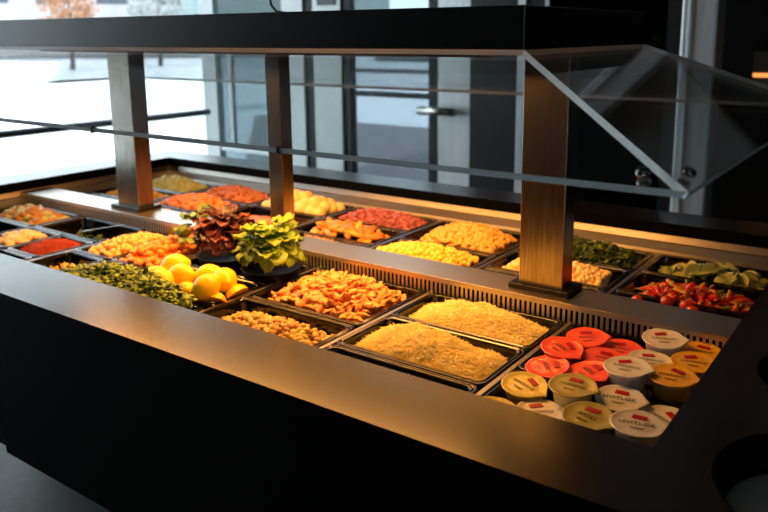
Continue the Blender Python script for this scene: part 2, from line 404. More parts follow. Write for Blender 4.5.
# ================================================================== SNEEZE GUARD (posts, canopy, glass)
sg = empty('sneeze_guard', (-1.2, .5, 0)); BARP = sg
ZC, ZT = .511, .583
CX0, CX1, CY0, CY1 = -2.26, -.30, .205, .83
GX0, GX1, GY0, GY1, GZ = -2.60, .047, -.092, 1.12, .366
bm = bmesh.new(); box(bm, CX0,CX1,CY0,CY1,ZC,ZT,.002); P(link('canopy', bm, M['canopy']))
for (yy) in (.30,.72):
    bm = bmesh.new(); box(bm, -1.85,-.42,yy-.022,yy+.022,.4955,ZC-.0002)
    P(link('lamp_housing', bm, M['canopy']))
for xp,hw,pa,pb in ((-.388,.05,.488,.540),(-1.156,.025,.494,.536),(-1.797,.053,.488,.545)):
    post = P(bx('post', xp-hw, xp+hw, pa, pb, .012, ZC, M['post_steel'], bev=.002))
    P(bx('post_base_plate', xp-hw-.018, xp+hw+.018, pa-.016, pb+.014, 0, .0125, M['base'], bev=.002))
bm = bmesh.new(); tube(bm, [(-1.085,.5,ZT),(-1.10,.5,ZT+.008),(-1.135,.5,ZT+.012),(-1.155,.5,ZT+.03),(-1.165,.5,ZT+.1),(-1.17,.52,1.2),(-1.17,.52,CE)], .0035)
tag(link('power_cable', bm, M['base'], None, True), 'black power cable rising from the canopy top toward the ceiling', 'cable')
# glass: four mitred panes sloping outwards from the canopy
top = [Vector((CX0,CY0,ZC)),Vector((CX1,CY0,ZC)),Vector((CX1,CY1,ZC)),Vector((CX0,CY1,ZC))]
low = [Vector((GX0,GY0,GZ)),Vector((GX1,GY0,GZ)),Vector((GX1,GY1,GZ)),Vector((GX0,GY1,GZ))]
for k in range(4):
    a, b, c, e = top[k], top[(k+1)%4], low[(k+1)%4], low[k]
    nrm = (b-a).cross(e-a).normalized()
    if nrm.z < 0: nrm = -nrm
    t = nrm*.010
    bm = bmesh.new()
    va = [bm.verts.new(p) for p in (a,b,c,e)]; vb = [bm.verts.new(p-t) for p in (a,b,c,e)]
    bm.faces.new(va).material_index = 0; bm.faces.new(list(reversed(vb))).material_index = 0
    for i in range(4):
        j = (i+1)%4; f = bm.faces.new((va[i],vb[i],vb[j],va[j])); f.material_index = 1
    bmesh.ops.recalc_face_normals(bm, faces=bm.faces)
    P(link('glass_panel', bm, None, mats=[M['guard'],M['guard_edge']]))
def disc_clamp(p, nrm):
    bm = bmesh.new(); p = Vector(p); nrm = Vector(nrm).normalized()
    cyl(bm, p+nrm*.001, p+nrm*.006, .0085, n=20); cyl(bm, p+nrm*.006, p+nrm*.008, .0065, n=20)
    cyl(bm, p-nrm*.009, p-nrm*.014, .0085, n=20)
    P(link('glass_clamp', bm, M['clamp'], None, True))
nf = (top[1]-top[0]).cross(low[0]-top[0]).normalized(); nf = nf if nf.z>0 else -nf
nr = (top[2]-top[1]).cross(low[1]-top[1]).normalized(); nr = nr if nr.z>0 else -nr
def on_front(x, s): return Vector((x, CY0+(GY0-CY0)*s, ZC+(GZ-ZC)*s))
disc_clamp(on_front(-.01,.93), nf); disc_clamp(Vector((CX1+(GX1-CX1)*.95, -.03, ZC+(GZ-ZC)*.95)), nr)
for x in (-.57,-1.06,-1.75):
    bm = bmesh.new(); p = on_front(x,1.0); box(bm, p.x-.0025,p.x+.0025,p.y-.003,p.y+.008,p.z-.010,p.z+.003); P(link('glass_clamp', bm, M['clamp']))
tag(sg, 'black canopy on three steel posts with sloping clear glass panes over the food', 'sneeze guard')

# ================================================================== FOOD PANS
def colx(k): return (X0-PX*k+.0055, X0-PX*k+.3295)
ZR = -.034
def food_pan(x0,x1,y0,y1,label,depth=.065,name='food_pan'):
    cx,cy = (x0+x1)/2,(y0+y1)/2; hx,hy = (x1-x0)/2,(y1-y0)/2
    t = bmesh.new()
    prof = [(0,-.006),(.0,-.001),(.0015,0),(.0052,0),(.0058,-.0012),(.0070,-.0012),(.0076,0),(.0115,-.0003),(.0128,-.004),(.0135,-.012),(.021,-depth+.01),(.027,-depth),(.040,-depth)]
    back = [(.040,-depth-.0018),(.0255,-depth-.0018),(.0195,-depth+.009),(.0118,-.012),(.010,-.006),(.003,-.004)]
    rings = [[(x,y,z) for x,y in rrect(0,0,hx-i,hy-i,max(.017-i*.3,.006))] for i,z in prof]
    loft(t, rings, cap1=True)
    rings = [[(x,y,z) for x,y in rrect(0,0,hx-i,hy-i,max(.017-i*.3,.006))] for i,z in reversed(back)]
    loft(t, rings, cap1=True)
    bmesh.ops.recalc_face_normals(t, faces=t.faces)
    o = link(name, t, M['pan'], None, True); o.location = (cx,cy,ZR)
    tag(o, label, 'food pan'); return (x0,x1,y0,y1,ZR,depth)
F3 = [(-.085,.0905),(.0935,.2685),(.2715,.4425)]
F2 = [(-.085,.1845),(.1885,.4425)]
B3 = [(.502,.676),(.679,.8525),(.8555,1.028)]
B2 = [(.502,.778),(.782,1.028)]
def halfx(k, i, n=2):
    a,b = colx(k); w = (b-a)/n; return (a+w*i+.001, a+w*(i+1)-.001)

# ---- mound surface over a pan
def mound_h(pan, ze, zt, u, v, seed, pw=2.2, rough=.006, peak=(0,0)):
    x0,x1,y0,y1 = pan[:4]; hx,hy = (x1-x0)/2-.017,(y1-y0)/2-.017
    x,y = (x0+x1)/2+u*hx,(y0+y1)/2+v*hy
    uu = abs(u-peak[0]*(1-abs(u))); vv = abs(v-peak[1]*(1-abs(v)))
    k = max(0,(1-uu**pw))*max(0,(1-vv**pw))
    z = ze+(zt-ze)*k + rough*noise.noise(Vector((x*35+seed,y*35,seed*1.7)))*(.3+.7*k)
    return x,y,z
def bed(name, pan, ze, zt, m, label, cat, seed, pw=2.2, rough=.006, n=26, peak=(0,0), ext=.86, drop=0):
    bm = bmesh.new(); g = [[None]*(n+1) for _ in range(n+1)]
    for i in range(n+1):
        for j in range(n+1):
            u,v = -1+2*i/n,-1+2*j/n
            # round the corners of the patch
            uu, vv = u*math.sqrt(1-.12*v*v), v*math.sqrt(1-.12*u*u)
            x,y,z = mound_h(pan,ze,zt,uu*ext,vv*ext,seed,pw,rough,peak); g[i][j] = bm.verts.new((x,y,z-drop))
    for i in range(n):
        for j in range(n): bm.faces.new((g[i][j],g[i+1][j],g[i+1][j+1],g[i][j+1]))
    # close downward
    edge = [g[i][0] for i in range(n+1)]+[g[n][j] for j in range(1,n+1)]+[g[i][n] for i in range(n-1,-1,-1)]+[g[0][j] for j in range(n-1,0,-1)]
    cx,cy = (pan[0]+pan[1])/2,(pan[2]+pan[3])/2; zb = pan[4]-pan[5]+.002
    lowv = [bm.verts.new((cx+(q.co.x-cx)*.86, cy+(q.co.y-cy)*.8, zb)) for q in edge]
    m_ = len(edge)
    for i in range(m_): bm.faces.new((edge[i],lowv[i],lowv[(i+1)%m_],edge[(i+1)%m_]))
    bmesh.ops.recalc_face_normals(bm, faces=bm.faces)
    o = link(name, bm, m, None, True); tag(o, label, cat, kind='stuff'); return o

# ---- piece prototypes (meshes)
def lump(r, sx,sy,sz, seed, amp=.25, freq=2.2, sub=2, bend=0):
    bm = bmesh.new(); bmesh.ops.create_icosphere(bm, subdivisions=sub, radius=1)
    for v in bm.verts:
        p = v.co.copy(); n = noise.noise(p*freq+Vector((seed*7.1,seed*3.3,seed))); n2 = noise.noise(p*freq*2.7+Vector((seed,seed*5,2)))
        p *= 1+amp*n*1.6+amp*.5*n2
        p = Vector((p.x*sx,p.y*sy,p.z*sz))
        if bend: p.z += bend*(p.x/sx)**2*sz; p.y += bend*.5*math.sin(p.x/sx*2)*sy
        v.co = p*r
    me = bpy.data.meshes.new('piece'); bm.to_mesh(me); bm.free()
    for p in me.polygons: p.use_smooth = True
    return me
def scatter(name, pan, ze, zt, metas, m, n, label, cat, group, seed, pw=2.2, size=(.85,1.15), tilt=.6, lift=.0, peak=(0,0), ext=.9, rough=.004, umax=None, flat=False):
    rnd = random.Random(seed); nx = int(math.sqrt(n*(pan[1]-pan[0])/(pan[3]-pan[2])))+1; ny = max(1,int(n/nx))
    mats = m if isinstance(m, list) else [m]; protos = []
    for mt in mats:
        for me in metas:
            q = me.copy(); q.name = name; q.materials.clear(); q.materials.append(mt); protos.append(q)
    for i in range(nx):
        for j in range(ny):
            u = (-1+2*(i+.5+rnd.uniform(-.4,.4))/nx)*ext; v = (-1+2*(j+.5+rnd.uniform(-.4,.4))/ny)*ext
            if umax and not umax(u,v): continue
            x,y,z = mound_h(pan,ze,zt,u,v,seed,pw,rough,peak)
            o = bpy.data.objects.new(name, rnd.choice(protos)); COL.objects.link(o)
            o.location = (x,y,z+lift+rnd.uniform(-.002,.003)); s = rnd.uniform(*size); o.scale = (s,s,s)
            o.rotation_euler = (rnd.gauss(0,tilt),rnd.gauss(0,tilt),rnd.uniform(0,2*PI)) if not flat else (rnd.gauss(0,.15),rnd.gauss(0,.15),rnd.gauss(0,.35))
            lb = label[o.data.materials[0].name] if isinstance(label, dict) else label
            tag(o, lb, cat, group)
nug = [lump(.011,1.15,.95,.85,s,.28,2.4) for s in range(4)]
bit = [lump(.0085,1.15,.95,.8,s+10,.45,2.6) for s in range(4)]
strip = [lump(.011,1.75,1.0,.55,s+20,.5,2.0,bend=.5*(s%2*2-1)) for s in range(5)]
cube = [lump(.0075,1,1,.9,s+30,.15,1.6) for s in range(3)]

# ---- shredded / stringy stuff
def shreds(name, pan, ze, zt, m, n, label, cat, seed, ln=.017, w=.0008, pw=2.2, peak=(0,0), ext=.95, lift=.002, rough=.008, stand=.25):
    rnd = random.Random(seed); bm = bmesh.new()
    for k in range(n):
        u,v = rnd.uniform(-1,1)*ext, rnd.uniform(-1,1)*ext
        if u*u*v*v > .45: continue
        x,y,z = mound_h(pan,ze,zt,u,v,seed,pw,rough,peak)
        a = rnd.uniform(0,2*PI); el = rnd.gauss(0,stand); l = ln*rnd.uniform(.5,1.2); cur = rnd.gauss(0,.35)
        p = Vector((x,y,z+lift+rnd.uniform(-.001,.003)))
        pts = []
        for q in (-.5,-.17,.17,.5):
            aa = a+cur*q*2; pts.append(p+Vector((math.cos(aa)*math.cos(el),math.sin(aa)*math.cos(el),math.sin(el)))*l*q-Vector((0,0,1))*(q*q*l*.25))
        rings = []
        for i,pt in enumerate(pts):
            dd = (pts[min(i+1,3)]-pts[max(i-1,0)]).normalized(); s_ = dd.cross(Vector((0,0,1))).normalized(); t_ = dd.cross(s_)
            ww = w*(.6 if i in (0,3) else 1)
            rings.append([pt+s_*ww, pt+t_*ww, pt-s_*ww, pt-t_*ww])
        loft(bm, rings, True, True)
    o = link(name, bm, m, None, False); tag(o, label, cat, kind='stuff'); return o

# ---- leafy stuff: many small crinkled leaflets
def leaflets(name, fn, m, n, label, cat, seed, size=.009, group=None, curl=.5, mats=None, kind='stuff'):
    rnd = random.Random(seed); bm = bmesh.new()
    for k in range(n):
        p, up = fn(rnd)
        a = rnd.uniform(0,2*PI); out = (Vector((math.cos(a),math.sin(a),rnd.uniform(-.4,.9)))+up*.3).normalized()
        side = out.cross(Vector((rnd.gauss(0,.4),rnd.gauss(0,.4),1))).normalized(); nn = out.cross(side)
        s = size*rnd.uniform(.6,1.3); mi = rnd.randrange(len(mats)) if mats else 0
        prev = None
        for i in range(5):
            t = i/4; w = s*(.18+.75*math.sin(PI*min(1,t*.85+.12)))*.6*(1+.35*rnd.uniform(-1,1))
            c = p+out*s*1.5*t+nn*curl*s*t*t
            row = [bm.verts.new(c+side*w+nn*s*.25*rnd.uniform(-1,1)), bm.verts.new(c), bm.verts.new(c-side*w+nn*s*.25*rnd.uniform(-1,1))]
            if prev:
                for q in (0,1):
                    f = bm.faces.new((prev[q],prev[q+1],row[q+1],row[q])); f.material_index = mi
            prev = row
    o = link(name, bm, m, None, True, mats=mats)
    md = o.modifiers.new('thickness','SOLIDIFY'); md.thickness = .0006
    tag(o, label, cat, group, kind); return o

M['cheese'] = mat('grated_cheese', (255,234,144), .5, c2=(255,242,176), scale=60)
M['chicken'] = mat('spiced_chicken', (226,146,70), .42, c2=(244,190,116), scale=70, bump=.5, bscale=220, ramp=(.3,.7))
M['chicken_d'] = mat('spiced_chicken_dark', (196,100,42), .42, c2=(238,160,84), scale=70, bump=.5, bscale=220)
M['meat'] = mat('browned_chunks', (178,150,76), .5, c2=(214,190,116), scale=90, bump=.5, bscale=200)
M['meat_d'] = mat('browned_chunks_dark', (150,104,58), .5, c2=(206,160,96), scale=90, bump=.5, bscale=200)
M['pop_l'] = mat('light_fried', (236,176,100), .5, c2=(246,200,130), scale=80, bump=.6, bscale=200)
M['pop_d'] = mat('deep_fried', (232,132,46), .5, c2=(242,164,76), scale=80, bump=.6, bscale=200)
M['lemon'] = mat('lemon_peel', (255,208,10), .35, c2=(255,216,30), scale=8, bump=.25, bscale=260, sss=.1)
M['lemon_flesh'] = mat('lemon_flesh', (255,190,70), .3, c2=(255,170,40), scale=30)
M['redcrumb'] = mat('red_crumble', (150,40,10), .6, c2=(196,72,22), scale=150, bump=.8, bscale=260)
M['parsley'] = mat('parsley_green', (108,142,48), .6, c2=(156,182,76), scale=60)
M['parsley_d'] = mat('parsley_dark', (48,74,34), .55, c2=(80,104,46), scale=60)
M['lett_g'] = mat('green_lettuce', (104,142,30), .45, c2=(160,186,56), scale=30, spec=.5)
M['lett_g2'] = mat('deep_green_lettuce', (54,88,26), .45, c2=(92,122,38), scale=30)
M['lett_r'] = mat('red_lettuce', (74,28,36), .4, c2=(124,58,58), scale=28)
M['lett_r2'] = mat('dark_red_lettuce', (38,18,26), .4, c2=(66,28,36), scale=28)
M['nug_y'] = mat('yellow_nugget', (240,176,76), .5, c2=(250,200,112), scale=70, bump=.4, bscale=160)
M['corn'] = mat('yellow_bits', (252,196,66), .45, c2=(255,214,100), scale=70, bump=.3)
M['pickle'] = mat('pickled_onion', (160,74,92), .4, c2=(196,112,120), scale=60)
M['wedge'] = mat('roast_wedge', (224,142,48), .45, c2=(250,190,92), scale=40, bump=.3)
M['wedge_d'] = mat('roast_wedge_dark', (200,104,34), .45, c2=(230,146,64), scale=40, bump=.3)
M['egg'] = mat('pale_potato', (244,212,140), .4, c2=(250,226,164), scale=12)
M['chickpea'] = mat('chickpea', (244,208,136), .45, c2=(252,222,160), scale=30)
M['pasta'] = mat('green_pasta', (186,200,124), .5, c2=(216,222,156), scale=50)
M['veg_or'] = mat('orange_root', (200,120,60), .45, c2=(224,156,92), scale=40)
M['veg_red'] = mat('red_bits', (168,92,64), .45, c2=(204,134,98), scale=50)
M['pep_r'] = mat('red_pepper', (226,40,20), .25, c2=(240,70,30), scale=20, coat=.3)
M['pep_y'] = mat('yellow_pepper', (240,176,40), .25, c2=(230,140,30), scale=20, coat=.3)
M['pep_g'] = mat('green_pepper', (120,140,50), .3, c2=(170,160,60), scale=20)
M['tomato'] = mat('cherry_tomato', (216,54,30), .18, c2=(228,78,40), scale=6, coat=.5)
M['zuc'] = mat('courgette_flesh', (190,196,96), .4, c2=(220,206,130), scale=30)
M['zuc_skin'] = mat('courgette_skin', (70,94,40), .35, c2=(96,116,50), scale=40)

# ---------------- front well
pan_c0f = food_pan(*colx(0),*F2[0],'black food pan of mixed white and yellow lidded cups, nearest the right corner',.05)
pan_c0b = food_pan(*colx(0),*F2[1],'black food pan of red and orange lidded cups beside the vent strip',.05)
pan_ch1 = food_pan(*colx(1),*F3[2],'black food pan of grated cheese against the vent strip')
pan_ch2 = food_pan(*colx(1),*F3[1],'black food pan of grated cheese nearer the front counter')
pan_lf  = food_pan(*colx(1),*F3[0],'black food pan tucked under the counter edge with a few stems')
pan_ck  = food_pan(*colx(2),*F2[1],'large black food pan of orange spiced chicken strips')
pan_mt  = food_pan(*colx(2),*F2[0],'large black food pan of browned chunks at the counter edge')
pan_lt  = food_pan(*colx(3),*F3[2],'black food pan under the two lettuce heads')
pan_lm  = food_pan(*colx(3),*F3[1],'black food pan heaped with whole lemons')
pan_ps  = food_pan(*colx(3),*F3[0],'black food pan of curly parsley in front of the lemons')
pan_p1  = food_pan(*halfx(4,0),*F2[1],'narrow black food pan of paler fried nuggets')
pan_p2  = food_pan(*halfx(4,1),*F2[1],'narrow black food pan of deep orange fried nuggets')
pan_q1  = food_pan(*halfx(4,0),*F2[0],'narrow black food pan with brown bits at its bottom, left of the parsley')
pan_q2  = food_pan(*halfx(4,1),*F2[0],'narrow black food pan half covered by curly parsley')
pan_bk  = food_pan(*colx(5),*F3[2],'nearly empty black food pan with dark greens and a steel spoon')
pan_wh  = food_pan(*halfx(5,0),*F3[1],'small black food pan of pale cream pieces')
pan_rd  = food_pan(*halfx(5,1),*F3[1],'small black food pan of fine red crumble')
pan_e1  = food_pan(*halfx(5,0),*F3[0],'small black food pan, almost empty, at the left end of the front counter')
pan_on  = food_pan(*halfx(5,1),*F3[0],'small black food pan with a few small brown onions')
pan_n6  = food_pan(*colx(6),*F3[2],'black food pan of yellow and green pieces at the far left')
pan_n6b = food_pan(*colx(6),*F3[1],'black food pan in front of the yellow and green pieces, at the left picture edge')
pan_n6c = food_pan(*colx(6),*F3[0],'black food pan at the leftmost front corner of the well')

# grated cheese
bed('grated_cheese', pan_ch1, -.056, -.012, M['cheese'], 'lower mass of grated cheese in the pan against the vent strip', 'cheese', 1, rough=.010, ext=.95)
shreds('cheese_shreds', pan_ch1, -.056, -.012, M['cheese'], 5200, 'top shreds of grated cheese in the pan against the vent strip', 'cheese', 1, rough=.010, ext=.95)
bed('grated_cheese', pan_ch2, -.056, -.012, M['cheese'], 'lower mass of grated cheese in the pan nearer the counter', 'cheese', 2, rough=.010, peak=(-.3,0), ext=.95)
shreds('cheese_shreds', pan_ch2, -.056, -.012, M['cheese'], 5200, 'top shreds of grated cheese in the pan nearer the counter', 'cheese', 2, rough=.010, peak=(-.3,0))
# stems
M['stem'] = mat('pale_stem', (150,130,70), .5, c2=(110,100,50), scale=40)
shreds('salad_stems', pan_lf, -.05, -.028, M['stem'], 60, 'few pale salad stems in the pan tucked under the counter edge', 'salad', 5, ln=.035, w=.0018, stand=.5, ext=.8)
# chicken
bed('chicken_strips', pan_ck, -.066, -.010, M['chicken_d'], 'lower layer of the orange spiced chicken strips', 'chicken', 3, pw=2.6, rough=.01, drop=.006, ext=.86)
scatter('chicken_strip', pan_ck, -.062, -.008, strip, [M['chicken'],M['chicken'],M['chicken_d']], 250, {'spiced_chicken':'orange spiced chicken strip in the heap of the large pan','spiced_chicken_dark':'darker reddish spiced chicken strip in the heap of the large pan'}, 'chicken', 'chicken strips in the large pan', 3, pw=2.6, tilt=.5, ext=.86, lift=.002, rough=.01, size=(.6,.95))
# meat
bed('browned_chunks', pan_mt, -.066, -.030, M['meat_d'], 'lower layer of the browned chunks', 'meat', 4, pw=2.5, rough=.008, drop=.003)
scatter('browned_chunk', pan_mt, -.066, -.030, bit, [M['meat'],M['meat'],M['meat_d']], 270, {'browned_chunks':'light tan chunk in the pan at the counter edge','browned_chunks_dark':'dark browned chunk in the pan at the counter edge'}, 'meat', 'browned chunks', 4, pw=2.5, ext=.92, lift=.001, rough=.008)
# popcorn nuggets
bed('fried_nuggets', pan_p1, -.048,-.02, M['pop_l'], 'lower layer of the paler fried nuggets', 'nuggets', 6, drop=.003)
scatter('fried_nugget', pan_p1, -.048,-.02, nug, M['pop_l'], 90, 'paler golden fried nugget in the narrow pan next to the red crumble', 'nugget', 'paler fried nuggets', 6, size=(.6,.9), pw=3, ext=.95)
bed('fried_nuggets', pan_p2, -.042,-.004, M['pop_d'], 'lower layer of the deep orange fried nuggets', 'nuggets', 7, drop=.003)
scatter('fried_nugget', pan_p2, -.042,-.004, nug, M['pop_d'], 80, 'deep orange fried nugget in the narrow pan behind the lemons', 'nugget', 'deep orange fried nuggets', 7, size=(.75,1.1), pw=3, ext=.98)
scatter('brown_bit', pan_q1, -.066,-.055, bit, M['meat'], 30, 'small brown bit low in the pan left of the parsley', 'food bit', 'brown bits left of the parsley', 8, ext=.8)
# lemons
def lemon_mesh():
    bm = bmesh.new(); bmesh.ops.create_uvsphere(bm, u_segments=28, v_segments=18, radius=1)
    for v in bm.verts:
        z = v.co.z; r = math.hypot(v.co.x,v.co.y)
        k = 1+.12*max(0,abs(z)-.88)/.12
        v.co = Vector((v.co.x*.0285*(1-.05*abs(z)), v.co.y*.0285*(1-.05*abs(z)), z*.034*k))
    me = bpy.data.meshes.new('lemon'); bm.to_mesh(me); bm.free(); me.materials.append(M['lemon'])
    for p in me.polygons: p.use_smooth = True
    return me
LM = lemon_mesh()
spots = [(-1.176,.168,.004,'smooth yellow lemon, topmost and farthest left of the heap'),(-1.118,.138,-.002,'yellow lemon just below the topmost one'),
 (-1.190,.122,-.016,'yellow lemon half hidden behind the parsley at the left'),(-1.135,.098,-.008,'yellow lemon between the parsley and the topmost lemon'),
 (-1.086,.188,-.012,'yellow lemon in the middle of the heap, behind the front one'),(-1.010,.118,-.004,'large yellow lemon at the front of the heap'),
 (-1.020,.180,-.006,'large yellow lemon farthest right of the heap'),(-1.070,.112,-.030,'yellow lemon low between parsley and the front lemon'),
 (-1.235,.215,-.03,'yellow lemon low at the back left under the heap'),(-1.14,.23,-.035,'yellow lemon low at the back of the heap')]
rnd = random.Random(11)
for x,y,z,lb in spots:
    o = bpy.data.objects.new('lemon', LM); COL.objects.link(o); o.location = (x,y,z); o.rotation_euler = (rnd.uniform(.9,1.9),rnd.uniform(-.3,.3),rnd.uniform(.8,2.4))
    tag(o, lb, 'lemon', 'whole lemons')
for x,y,z,rz,lb in ((-.995,.122,-.036,.5,'lemon wedge lying low at the front of the lemon pan'),(-.985,.185,-.036,1.6,'lemon wedge lying low at the right of the lemon pan'),(-1.045,.118,-.04,2.5,'lemon wedge lying low between front lemon and parsley')):
    bm = bmesh.new(); n = 10; rings = []
    for i in range(n+1):
        t = -1+2*i/n; r = .024*math.sqrt(max(.02,1-t*t))
        rings.append([(t*.03, 0, 0)]+[(t*.03, r*math.cos(a), r*math.sin(a)) for a in [math.radians(20+q*14) for q in range(9)]])
    loft(bm, rings, True, True); 
    for f in bm.faces:
        c = f.calc_center_median()
        if math.hypot(c.y,c.z) < .016: f.material_index = 1
    o = link('lemon_wedge', bm, None, None, False, mats=[M['lemon'],M['lemon_flesh']]); o.location = (x,y,z); o.rotation_euler = (0,0,rz)
    tag(o, lb, 'lemon wedge')
# parsley
def pf(rnd):
    while True:
        x = rnd.uniform(-1.375,-.985); y = rnd.uniform(-.075,.10)
        t = (x+1.375)/.39
        ylim = .10-.035*t-.05*max(0,.25-t)/.25
        if y < ylim: break
    h = -.036+.062*(1-abs((y-.02)/.12)**2)*(1-.6*abs(2*t-1)**3)
    return Vector((x,y,h*rnd.uniform(.8,1)-.004+rnd.uniform(-.010,.006)+.014*noise.noise(Vector((x*45,y*45,0))))), Vector((0,0,1))
leaflets('curly_parsley', pf, None, 6500, 'bushy heap of curly green parsley along the front counter edge', 'parsley', 21, size=.0072, curl=1.1, mats=[M['parsley'],M['parsley'],M['parsley_d']])
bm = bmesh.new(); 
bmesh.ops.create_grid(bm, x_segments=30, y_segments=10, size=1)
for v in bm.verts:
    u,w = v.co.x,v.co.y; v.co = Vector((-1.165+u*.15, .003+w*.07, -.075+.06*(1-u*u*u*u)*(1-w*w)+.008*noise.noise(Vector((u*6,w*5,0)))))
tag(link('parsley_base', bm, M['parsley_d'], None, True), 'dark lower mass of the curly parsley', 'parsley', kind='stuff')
# lettuce heads: broad ruffled leaves
def lettuce(name, base, leaves, mats, label, seed, zscale=1, leafw=.5, spread=1.0):
    rnd = random.Random(seed); t = empty(name, base)
    bm = bmesh.new()
    for k in range(leaves):
        a = 2*PI*k*.381966+rnd.uniform(-.3,.3); f = (k+.5)/leaves       # inner leaves first
        rr0 = 0; l = rnd.uniform(.028,.050); el = rnd.uniform(-.35,1.2); w = l*leafw*rnd.uniform(.8,1.15)
        d0 = Vector((math.cos(a),math.sin(a),0)); sd = Vector((-math.sin(a),math.cos(a),0))
        rr_ = .052*math.sqrt(rnd.random())*spread; start = d0*rr_ + Vector((0,0,.0+.066*(1-(rr_/.056)**2)*rnd.uniform(.5,1.1)))
        nu, nv = 7, 8; g = []; pos = start.copy(); e = el; mi = rnd.randrange(len(mats)); ph = rnd.uniform(0,6)
        for i in range(nv+1):
            s = i/nv; wd = w*(math.sin(PI*(.1+.82*s))**.8)*(.35+.65*min(1,s*2.2))
            dirv = d0*math.cos(e)*spread+Vector((0,0,math.sin(e))); nrm = (-d0*math.sin(e)+Vector((0,0,math.cos(e))))
            row = []
            for j in range(nu+1):
                q = -1+2*j/nu
                ruff = .17*w*math.sin(q*7+s*11+ph)*abs(q)**1.3*(.3+s)+.22*w*q*q
                row.append(bm.verts.new(pos+sd*q*wd+nrm*ruff+dirv*(.08*w*math.sin(q*9+ph)*s)))
            g.append(row); pos = pos+dirv*(l/nv); e -= (.10+.14*rnd.random())
        for i in range(nv):
            for j in range(nu):
                fc = bm.faces.new((g[i][j],g[i][j+1],g[i+1][j+1],g[i+1][j])); fc.material_index = mi
    o = link('leaves', bm, None, t, True, mats=mats); md = o.modifiers.new('thickness','SOLIDIFY'); md.thickness = .0009
    t.scale = (1,1,zscale); tag(t, label, 'lettuce'); return t
lettuce('lettuce_head', (-1.205,.352,.014), 120, [M['lett_r'],M['lett_r2'],M['lett_r']], 'dark red leaf lettuce head standing behind the lemons', 5, 1.18, .46)
lettuce('lettuce_head', (-1.030,.338,.012), 150, [M['lett_g'],M['lett_g2'],M['lett_g'],M['lett_g']], 'bright green lettuce head in front of the middle post', 8, 1.12, .50)
lettuce('lettuce_head', (-1.305,.350,.010), 24, [M['lett_g2'],M['lett_g']], 'small green lettuce tuft at the left of the red lettuce head', 9, 1.1, .45)
for x,y,lb in ((-1.205,.352,'black round bowl holding the red lettuce head'),(-1.030,.338,'black round bowl holding the green lettuce head')):
    bm = bmesh.new(); prof = [(.001,-.03),(.045,-.03),(.060,-.01),(.072,.046),(.074,.048),(.070,.047),(.058,.034),(.001,.034)]
    loft(bm, [[(r*math.cos(2*PI*q/36), r*math.sin(2*PI*q/36), z) for q in range(36)] for r,z in prof])
    o = link('bowl', bm, M['bowl'], None, True); o.location = (x,y,-.064); tag(o, lb, 'bowl')
# black pan with greens and spoon
leaflets('dark_greens', lambda r: (Vector((r.uniform(-1.93,-1.70),r.uniform(.31,.40),-.088+r.uniform(0,.012))), Vector((0,0,1))), None, 160, 'few dark salad leaves at the bottom of the nearly empty pan', 'salad', 31, size=.012, mats=[M['parsley_d']])
sp = empty('serving_spoon', (-1.72,.36,-.02)); 
bm = bmesh.new(); box(bm, -.085,.085,-.005,.005,-.0012,.0012,.0006); link('handle', bm, M['clamp'], sp)
bm = bmesh.new(); prof = [(.001,-.010),(.014,-.007),(.021,0),(.0195,.0),(.013,-.0055),(.001,-.0085)]
loft(bm, [[(-.1+r*1.5*math.cos(2*PI*q/24), r*math.sin(2*PI*q/24), z) for q in range(24)] for r,z in prof]); link('spoon_bowl', bm, M['clamp'], sp, True)
sp.rotation_euler = (0,-.22,0.05); tag(sp, 'steel serving spoon lying across the nearly empty black pan', 'spoon')
# pale pieces, red crumble, onions
pale = [lump(.016,1.35,1,.7,s+50,.2,1.4) for s in range(3)]
M['pale'] = mat('pale_pieces', (244,208,164), .5, c2=(250,226,196), scale=30)
scatter('pale_piece', pan_wh, -.062,-.03, pale, M['pale'], 22, 'pale cream piece in the small pan left of the red crumble', 'food piece', 'pale cream pieces', 12, ext=.75)
bed('red_crumble', pan_rd, -.050,-.030, M['redcrumb'], 'fine red crumble filling a small pan', 'crumble', 13, pw=4, rough=.006, n=50)
shreds('red_crumbs', pan_rd, -.050,-.030, M['redcrumb'], 1600, 'loose red crumbs on top of the red crumble', 'crumble', 13, ln=.005, w=.0013, pw=4, rough=.006, stand=.6)
on = [lump(.011,1,1,.92,s+60,.06,1.2,sub=3) for s in range(2)]
M['onion'] = mat('glazed_onion', (198,120,50), .25, c2=(226,160,84), scale=10, coat=.4)
scatter('small_onion', pan_on, -.075,-.060, on, M['onion'], 14, 'small glazed brown onion in the small pan below the red crumble', 'onion', 'small brown onions', 14, ext=.75, size=(.8,1.1))
M['nug6'] = mat('yellow_green_piece', (196,136,44), .5, c2=(176,166,90), scale=30, ramp=(.45,.6))
lg = [lump(.015,1.3,1,.75,s+70,.3,1.8) for s in range(4)]
scatter('marinated_piece', pan_n6, -.062,-.022, lg, [M['nug6'],M['nug6'],M['pasta']], 75, {'yellow_green_piece':'golden marinated piece in the pan at the far left','green_pasta':'pale green marinated piece in the pan at the far left'}, 'food piece', 'yellow and green pieces at the far left', 15, ext=.9)

